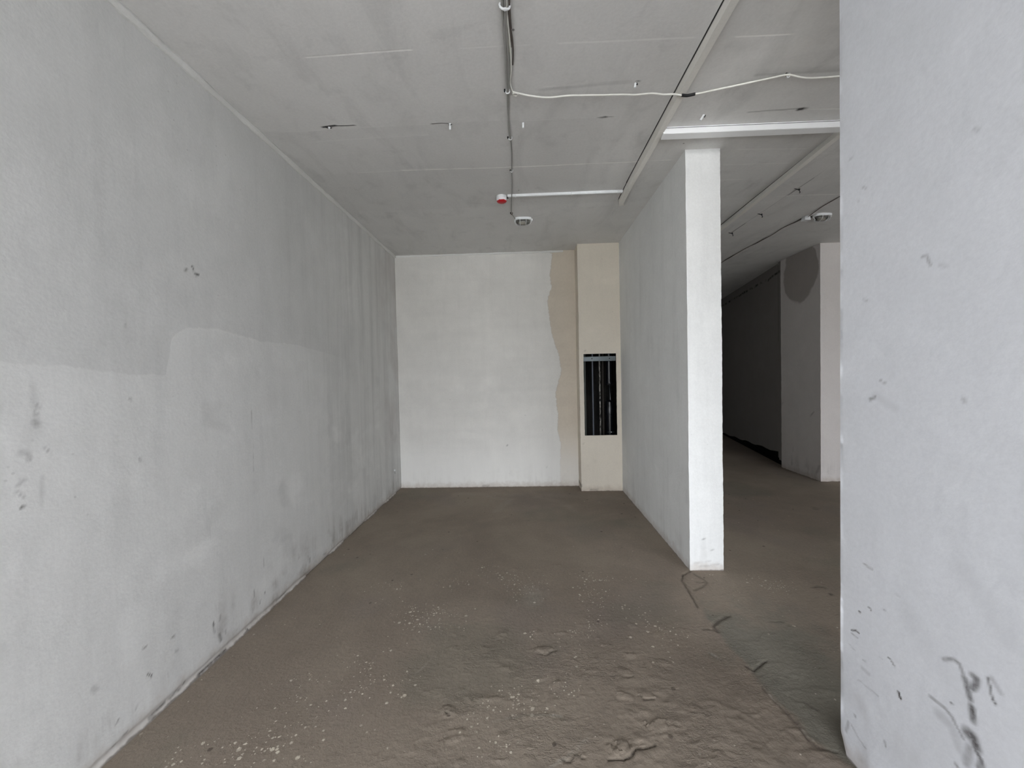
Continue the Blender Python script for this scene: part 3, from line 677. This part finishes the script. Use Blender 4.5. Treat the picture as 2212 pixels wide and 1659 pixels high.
# ------------------------------------------------------------------ things
white = simple('white_plastic', srgb(232, 234, 235), .45)
grey_cable = simple('grey_cable_sheath', srgb(158, 157, 153), .7)
dark_cable = simple('dark_cable_sheath', srgb(92, 84, 78), .7)
white_cable = simple('white_cable_sheath', srgb(236, 235, 228), .5)
black = simple('black_rubber', (.008, .008, .01), .6)
steel = simple('galvanised_steel', srgb(118, 126, 130), .5, .4, var=.15, sc=12)

# surface trunking and conduit
t = empty('cable_trunking', (1.6, 2.65, H), 'wide white rectangular cable trunking crossing the ceiling above the partition end', 'cable trunking')
def trunk():
    bm = bmesh.new(); x0, x1, y0, y1, z0 = .955, 3.4, 2.625, 2.685, H-.047
    P = [(x0-.005, y0-.004, z0+.003), (x0, y0, H+.006), (x1, y0, H+.006), (x1, y0, z0), (x0, y1, z0), (x0, y1, H+.006), (x1, y1, H+.006), (x1, y1, z0)]
    v = [bm.verts.new(p) for p in P]
    for f_ in ((0, 1, 2, 3), (4, 7, 6, 5), (0, 3, 7, 4), (1, 5, 6, 2), (0, 4, 5, 1), (3, 2, 6, 7)): bm.faces.new([v[i] for i in f_])
    bmesh.ops.bevel(bm, geom=[e for e in bm.edges if abs(e.verts[0].co.z-z0) < .01 and abs(e.verts[1].co.z-z0) < .01], offset=.002, segments=2, affect='EDGES')
    return bm
o = done('channel', trunk(), simple('trunking_white', srgb(250, 251, 252), .4, var=.02)); o.parent = t; o.location = -Vector(t.location)
li = box('cover_seam', .97, 3.4, 2.622, 2.626, H-.008, H-.006, simple('seam_shadow_grey', srgb(70, 70, 72), .8), t); li.location = -Vector(t.location)

def mk(o, t): o.parent = t; o.location = -Vector(t.location); return o
t = empty('cable_conduit', (.4, 3.495, H), 'thin white plastic conduit running from the red sounder to the ceiling batten', 'conduit')
mk(box('tube', -.118, .906, 3.486, 3.508, H-.021, H+.005, white, None, .004), t)
for x in (-.05, .45, .86): mk(box('clip', x, x+.012, 3.483, 3.511, H-.023, H+.005, white, None, .003), t)

# fire alarm sounder
t = empty('alarm_sounder', (-.172, 3.525, H), 'small round white and red alarm sounder at the end of the thin conduit', 'alarm sounder')
bm = bmesh.new(); lathe_bm(bm, [(.048, .004), (.049, -.005), (.048, -.022), (.045, -.026), (.030, -.027)], 28); done('base', bm, white, t)
mred = Mat('red_lens', .35, .5)
an = mred.noise(30, 3)*.018+mred.noise(9, 2)*.012
sm2 = ((mred.z*-1.0)-an).step(.029, .026)*mred.y.step(.02, -.01)
mred.color(mred.mix(sm2, (.50, .004, .012), (.86, .84, .86)))
bm = bmesh.new(); lathe_bm(bm, [(.046, -.023), (.048, -.026), (.048, -.036), (.043, -.046), (.034, -.053), (.018, -.058), (.004, -.059)], 28); done('lens', bm, mred.m, t)
bm = bmesh.new()
for k in range(12):
    a = 2*math.pi*k/12; tube_bm(bm, [(.0480*math.cos(a), .0480*math.sin(a), -.026), (.0480*math.cos(a), .0480*math.sin(a), -.037), (.034*math.cos(a), .034*math.sin(a), -.0535)], .0013, 5)
done('lens_ribs', bm, mred.m, t)
bm = bmesh.new(); lathe_bm(bm, [(.008, 0), (.008, .016)], 12, Matrix.Translation((.047, -.012, -.018)) @ Matrix.Rotation(math.pi/2, 4, 'Y')); done('cable_entry', bm, black, t)

# bulkhead lights
glass = Mat('ribbed_glass', .18, .6); glass.b.inputs['Transmission Weight'].default_value = .85; glass.color((.55, .54, .50)); glass.bump(glass.noise(1, 2, sc=(160, 4, 4)), .004)
glass = glass.m
bulb_m = simple('frosted_bulb', srgb(228, 222, 212), .3)
reflector = simple('dull_reflector', srgb(60, 57, 52), .5)
def stadium(bm, sx, sy, prof, n=40):
    rings = []
    for s_, z in prof:
        r = []
        for k in range(n):
            a = 2*math.pi*k/n; c_, s2 = math.cos(a), math.sin(a)
            r.append(bm.verts.new((math.copysign(abs(c_)**.62, c_)*sx*s_, math.copysign(abs(s2)**.62, s2)*sy*s_, z)))
        rings.append(r)
    for A, B in zip(rings[:-1], rings[1:]):
        for k in range(n): bm.faces.new((A[k], A[(k+1) % n], B[(k+1) % n], B[k]))
    bm.faces.new(rings[0][::-1]); bm.faces.new(rings[-1])
def bulkhead(loc, rz, label):
    t = empty('bulkhead_light', loc, label, 'light fixture'); t.rotation_euler = (0, 0, rz); t.scale = (.89, .95, .92)
    bm = bmesh.new(); stadium(bm, .098, .050, [(1.0, .006), (1.02, -.004), (1.02, -.020), (.97, -.026), (.80, -.026)]); done('housing', bm, white, t)
    bm = bmesh.new(); stadium(bm, .082, .040, [(1.0, -.024), (1.02, -.034), (.98, -.048), (.86, -.060), (.60, -.068), (.2, -.070)]); done('glass', bm, glass, t)
    bm = bmesh.new(); stadium(bm, .074, .034, [(.95, -.0255), (.95, -.028)]); done('reflector', bm, reflector, t)
    bm = bmesh.new(); tube_bm(bm, [(x, 0, -.047) for x in (-.048, -.044, -.02, .0, .02, .028, .034)], [.004, .010, .012, .013, .012, .008, .005], 12); done('bulb', bm, bulb_m, t)
    bm = bmesh.new()
    # cage: rim band low on the glass carried by four bowed bars
    ring = [(math.copysign(abs(math.cos(a))**.62, math.cos(a))*.083, math.copysign(abs(math.sin(a))**.62, math.sin(a))*.041, -.060) for a in [math.pi*k/24 for k in range(25)]]
    tube_bm(bm, ring, .003, 6, cap=False)
    for x in (-.036, .036):
        tube_bm(bm, catmull([(x, -.052, -.022), (x, -.050, -.044), (x, -.041, -.061), (x*.9, 0, -.076), (x, .041, -.061), (x, .050, -.044), (x, .052, -.022)], 5), .0028, 6)
    for s_ in (-1, 1): tube_bm(bm, catmull([(s_*.098, 0, -.020), (s_*.097, 0, -.036), (s_*.090, 0, -.052), (s_*.083, 0, -.060)], 5), .0028, 6)
    done('cage', bm, white, t)
    bm = bmesh.new()
    box_bm(bm, .098, .112, -.008, .008, -.030, -.006, .003); done('screw_lug', bm, white, t)
    return t
bulkhead((.018, 4.035, H), .02, 'white caged oval bulkhead light on the ceiling near the beige shaft')
bulkhead((3.165, 4.21, H), .06, 'white caged oval bulkhead light on the ceiling of the room beyond the partition')

# junction box and its wiring in the next room
t = empty('junction_box', (3.03, 4.255, H), 'small white junction box on the ceiling beside the far bulkhead light', 'junction box')
bm = bmesh.new(); lathe_bm(bm, [(.030, .004), (.042, -.012), (.043, -.034), (.036, -.036)], 4, Matrix.Rotation(math.radians(50), 4, 'Z')); bmesh.ops.bevel(bm, geom=list(bm.edges), offset=.003, segments=2, affect='EDGES'); done('body', bm, white, t)
bm = bmesh.new(); lathe_bm(bm, [(.045, -.034), (.046, -.040), (.040, -.043)], 4, Matrix.Rotation(math.radians(50), 4, 'Z')); bmesh.ops.bevel(bm, geom=list(bm.edges), offset=.002, segments=2, affect='EDGES'); done('lid', bm, white, t)
z = H-.008
tag(tube('electric_cable', [(2.955, 6.3, z), (2.975, 5.886, z), (2.965, 5.3, z), (2.99, 4.8, z-.004), (2.98, 4.55, z), (3.00, 4.30, z-.006)], .0038, dark_cable, smooth=8), 'dark cable running along the far ceiling from the corridor to the junction box', 'cable')
tag(tube('electric_cable', [(3.03, 4.22, z-.006), (3.0, 4.0, z), (2.996, 3.818, z), (2.99, 3.3, z), (2.98, 2.8, z)], .0038, dark_cable, smooth=8), 'dark cable on the far ceiling running from the junction box toward the street front', 'cable')
tag(tube('electric_cable', [(3.05, 4.245, z-.01), (3.07, 4.235, z-.005), (3.085, 4.225, z-.006), (3.10, 4.215, z-.008)], .0055, black, smooth=6), 'short black cable linking the junction box to the far bulkhead light', 'cable')

# cable run along the middle of the ceiling
z = H-.006
runs = [
 (dark_cable, .0042, [(-.028, YF+.1, z), (-.030, 1.55, z-.004), (-.034, 1.72, z-.006), (-.030, 1.78, z-.004), (-.028, 1.83, z)], 'dark brown cable at the right side of the ceiling bundle, ending near the front'),
 (grey_cable, .0043, [(-.058, YF+.1, z), (-.062, 1.6, z-.002), (-.052, 1.715, z-.010), (-.058, 1.85, z-.008), (-.062, 2.05, z-.004), (-.062, 2.215, z-.004), (-.066, 2.42, z), (-.059, 2.655, z-.003), (-.058, 2.86, z), (-.066, 3.07, z-.003), (-.070, 3.3, z), (-.080, 3.47, z-.024), (-.088, 3.66, z), (-.094, 3.877, z-.003), (-.078, 3.94, z-.006), (-.062, 3.995, z-.010)], 'grey cable running down the ceiling to the nearer bulkhead light'),
 (grey_cable, .0040, [(-.050, YF+.1, z), (-.050, 1.6, z-.004), (-.046, 1.715, z-.014), (-.048, 1.85, z-.010), (-.046, 2.0, z-.004), (-.054, 2.2, z-.004), (-.060, 2.35, z), (-.068, 2.50, z), (-.066, 2.648, z-.004)], 'grey cable of the ceiling bundle that stops at the third clip'),
 (white_cable, .0036, [(-.040, YF+.1, z), (-.042, 1.6, z), (-.044, 1.712, z-.006), (-.040, 1.80, z-.012), (-.034, 1.95, z-.008), (-.036, 2.08, z-.004), (-.044, 2.16, z), (-.036, 2.21, z-.004), (-.026, 2.235, z-.008), (-.018, 2.226, z-.010)], 'thin pale cable of the ceiling bundle that meets the white cross cable'),
 (dark_cable, .0036, [(-.034, 1.80, z), (-.024, 1.88, z-.004), (-.022, 1.96, z-.003), (-.026, 2.04, z)], 'short loose dark cable tail beside the ceiling bundle')]
for mt, rd, pts, lab in runs: tag(tube('electric_cable', pts, rd, mt, smooth=8), lab, 'cable')
zz = H-.014
wpts = [(-.030, 2.222, zz), (.02, 2.236, zz-.004), (.08, 2.248, zz-.010), (.173, 2.256, zz-.016), (.291, 2.246, zz-.018), (.476, 2.256, zz-.016), (.60, 2.262, zz-.014), (.67, 2.272, zz-.012), (.76, 2.264, zz-.014), (.824, 2.268, zz-.020), (.889, 2.262, zz-.026), (.943, 2.272, zz-.030), (.99, 2.262, zz-.032), (1.147, 2.24, zz-.020), (1.286, 2.222, zz-.008), (1.40, 2.204, zz), (1.471, 2.195, zz+.004), (1.56, 2.212, zz-.002), (1.634, 2.216, zz-.004), (1.748, 2.214, zz-.003), (2.0, 2.20, zz), (2.6, 2.2, zz)]
t = tube('electric_cable', wpts, .0046, white_cable, smooth=8)
tag(t, 'bright white cable strung across the ceiling from the bundle to behind the right wall', 'cable')
sp_ = tube('splice', [(.928, 2.268, zz-.029), (.96, 2.27, zz-.031), (.985, 2.263, zz-.032), (1.0, 2.26, zz-.031)], .0078, black, t, smooth=4); sp_['label'] = 'black tape wrapped round the white cable'
kn = bmesh.new(); tube_bm(kn, catmull([(-.030, 2.232, z-.010), (-.016, 2.218, z-.016), (-.004, 2.228, z-.016), (-.012, 2.246, z-.012), (-.028, 2.244, z-.008), (-.030, 2.226, z-.006)], 6), .0045, 7); done('knot', kn, white_cable, t)

def clip(x, y, label, m_=white, w_=.018, rot=0):
    t = empty('cable_clip', (x, y, H), label, 'cable clip', 'cable clips along the ceiling run'); t.rotation_euler = (0, 0, rot)
    bm = bmesh.new()
    tube_bm(bm, catmull([(-w_*.6, 0, .004), (-w_*.62, 0, -.012), (-w_*.3, 0, -.020), (w_*.3, 0, -.020), (w_*.62, 0, -.012), (w_*.6, 0, .004)], 4), .0032, 6); done('strap', bm, m_, t)
    bm = bmesh.new(); lathe_bm(bm, [(.0055, .003), (.0055, -.010), (.003, -.013)], 10, Matrix.Translation((-w_*.85, .0, 0))); done('dowel', bm, black, t)
clip(-.061, 2.222, 'white cable clip holding the bundle where the white cross cable starts')
clip(-.062, 2.655, 'white cable clip on the bundle level with the ceiling anchors')
clip(-.066, 3.072, 'white cable clip on the single grey cable between sounder and anchors', w_=.012)
clip(-.093, 3.877, 'cable clip nearest the bulkhead light on the grey cable', dark_cable, .012)
clip(1.475, 2.199, 'small clip fixing the white cross cable beyond the batten', white, .012)
tt = empty('cable_tie', (-.049, 1.712, H), 'white tie knotted round the ceiling cable bundle at the top edge', 'cable tie')
bm = bmesh.new(); tube_bm(bm, catmull([(-.022, 0, .003), (-.024, -.002, -.014), (-.012, -.004, -.028), (.006, -.003, -.030), (.018, .002, -.020), (.020, .003, .003)], 5), .0048, 8); done('strap', bm, white, tt)
bm = bmesh.new(); box_bm(bm, -.008, .006, -.010, .002, -.036, -.026, .003); done('knot', bm, white, tt)

# plastic anchor dowels left hanging from the ceiling
def anchor(x, y, label, rx=0.0, ry=0.0, L=.030, hook=None):
    t = empty('ceiling_anchor', (x, y, H), label, 'ceiling anchor', 'anchors left in the ceiling'); t.rotation_euler = (rx, ry, 0)
    bm = bmesh.new(); lathe_bm(bm, [(.0075, .006), (.0075, -.004), (.0065, -.006), (.0070, -L*.6), (.0062, -L), (.003, -L-.001)], 12); done('dowel', bm, white, t)
    if hook:
        bm = bmesh.new(); tube_bm(bm, catmull(hook, 4), .0022, 6); done('wire', bm, black, t)
anchor(-1.215, 2.475, 'short white anchor in the long dark crack left of the ceiling', L=.012, hook=[(-.03, -.006, .0), (-.012, -.004, -.006), (.006, 0, -.008), (.014, .004, -.001)])
anchor(-.442, 2.500, 'white anchor dowel at the end of the shorter ceiling crack', L=.034, hook=[(-.010, -.002, -.003), (.004, -.005, -.006), (.012, 0, .001)])
anchor(.026, 2.520, 'plain white anchor dowel just right of the cable bundle', L=.030)
anchor(.655, 2.222, 'white anchor with a black wire just above the white cross cable', L=.022, ry=.15, hook=[(-.004, 0, -.022), (.0, -.004, -.008), (.012, -.002, -.006), (.004, -.006, .004)])
anchor(1.165, 2.520, 'tilted white anchor between the batten and the wide trunking', ry=.55, L=.036, hook=[(.0, 0, -.004), (.012, 0, -.006), (.010, -.006, .004)])
def hook(x, y, label):
    o = empty('wire_hook', (x, y, H), label, 'wire hook', 'wire hooks on the far ceiling')
    bm = bmesh.new(); tube_bm(bm, catmull([(-.05, -.01, .001), (-.02, -.004, -.006), (0, 0, -.012), (.010, .004, -.030), (.004, .006, -.034)], 4), .0035, 6); done('wire', bm, black, o)
    bm = bmesh.new(); lathe_bm(bm, [(.008, .004), (.008, -.008), (.004, -.010)], 10); done('dowel', bm, black, o)
hook(2.503, 3.595, 'black wire hook in the far ceiling, nearest of the three to the wide trunking')
hook(2.498, 4.136, 'black wire hook in the far ceiling, middle one of three in the joint')
hook(2.482, 4.673, 'black wire hook in the far ceiling, farthest one, close to the partition top')

# nozzle/plug low on the left wall near the corner
t = empty('wall_plug', (XL, 4.862, .308), 'tiny white plug low on the left wall close to the back corner', 'wall plug')
bm = bmesh.new(); lathe_bm(bm, [(.013, -.006), (.013, .010), (.009, .014)], 14, Matrix.Rotation(math.pi/2, 4, 'Y')); done('cap', bm, white, t)
bm = bmesh.new(); tube_bm(bm, [(.005, 0, -.010), (.006, .002, -.045)], .003, 6); done('wire_tail', bm, grey_cable, t)

# what shows through the shaft hatch
rail = empty('metal_rail', (.948, DC+.03, 1.675), 'galvanised steel rail across the top of the shaft hatch', 'metal rail')
bm = bmesh.new(); box_bm(bm, -.199, .202, -.006, .0, -.027, .026, .001); box_bm(bm, -.199, .202, -.006, .02, -.029, -.026); box_bm(bm, -.199, .202, -.006, .02, .025, .028); done('channel', bm, steel, rail)
for x in (-.095, .125):
    bm = bmesh.new(); lathe_bm(bm, [(.007, 0), (.007, .003), (.004, .005)], 10, Matrix.Translation((x, -.006, .002)) @ Matrix.Rotation(math.pi/2, 4, 'X')); done('screw', bm, black, rail)
def pipe(x, y, r, mt, label, z0=0.0, z1=H, parts=None):
    t = empty('service_pipe', (x, y, z0), label, 'pipe')
    bm = bmesh.new(); lathe_bm(bm, [(r, 0), (r, z1-z0)], 20); done('pipe_run', bm, mt, t)
    for nm, prof, mm in (parts or []):
        bm = bmesh.new(); lathe_bm(bm, prof, 24); done(nm, bm, mm, t)
    return t
PIPEX = [.779, .878, .965, 1.032, 1.098]
pg = simple('grey_pipe', srgb(82, 86, 82), .5, sc=8); pb = simple('pale_blue_grey_pipe', srgb(92, 97, 106), .45, sc=8)
chalk = Mat('limed_pipe', .8); nn = chalk.noise(1, 4, .7, sc=(60, 60, 14)); chalk.color(chalk.mix(nn.step(.42, .62), srgb(48, 46, 44), srgb(178, 176, 170))); chalk = chalk.m
pk = simple('black_gloss_pipe', (.004, .005, .007), .28, spec=.5)
pipe(PIPEX[0], 5.02, .012, pg, 'thin grey pipe nearest the left edge of the shaft hatch')
pipe(PIPEX[1], 5.02, .010, pb, 'thin bluish grey pipe, second from the left in the shaft hatch')
pipe(PIPEX[2], 5.00, .009, chalk, 'thin lime-spotted pipe in the middle of the shaft hatch', parts=[('coupling', [(.013, 1.130), (.013, 1.165)], black)])
t = empty('service_pipe', (PIPEX[4], 5.06, 0), 'thick black drain pipe with a flange at the right of the shaft hatch', 'pipe')
def prt(nm, prof, mt, M=None, n=24):
    bm = bmesh.new(); lathe_bm(bm, prof, n, M); return done(nm, bm, mt, t)
prt('pipe_run', [(.036, 1.365), (.036, H)], pk)
prt('flange', [(.030, 1.335), (.052, 1.340), (.054, 1.350), (.046, 1.356), (.040, 1.400), (.034, 1.402)], pk)
prt('neck', [(.020, 0), (.015, .06), (.014, .20), (.024, .22)], pk, Matrix.Translation((.014, 0, 1.12)) @ Matrix.Rotation(-.06, 4, 'Y'))
prt('socket', [(.040, .96), (.056, .965), (.058, 1.06), (.050, 1.08), (.052, 1.12), (.030, 1.14)], pk)
prt('pipe_run', [(.045, 0), (.045, .955), (.048, .958), (.048, .968), (.040, .970)], pk)
cp = prt('cap', [(.002, -.004), (.007, -.003), (.007, .004), (.003, .006)], white, Matrix.Translation((.004, -.055, .728)), 12); cp['label'] = 'small white cap'
bm = bmesh.new(); tube_bm(bm, [(-.04, -.045, .727), (.0, -.052, .727), (.045, -.045, .727)], .002, 6); done('strap', bm, steel, t)
pipe(PIPEX[3], 5.14, .014, simple('dull_brown_pipe', srgb(50, 46, 42), .8), 'dull brown pipe set back behind the others in the shaft hatch')

# door edge remains beside the splayed wall
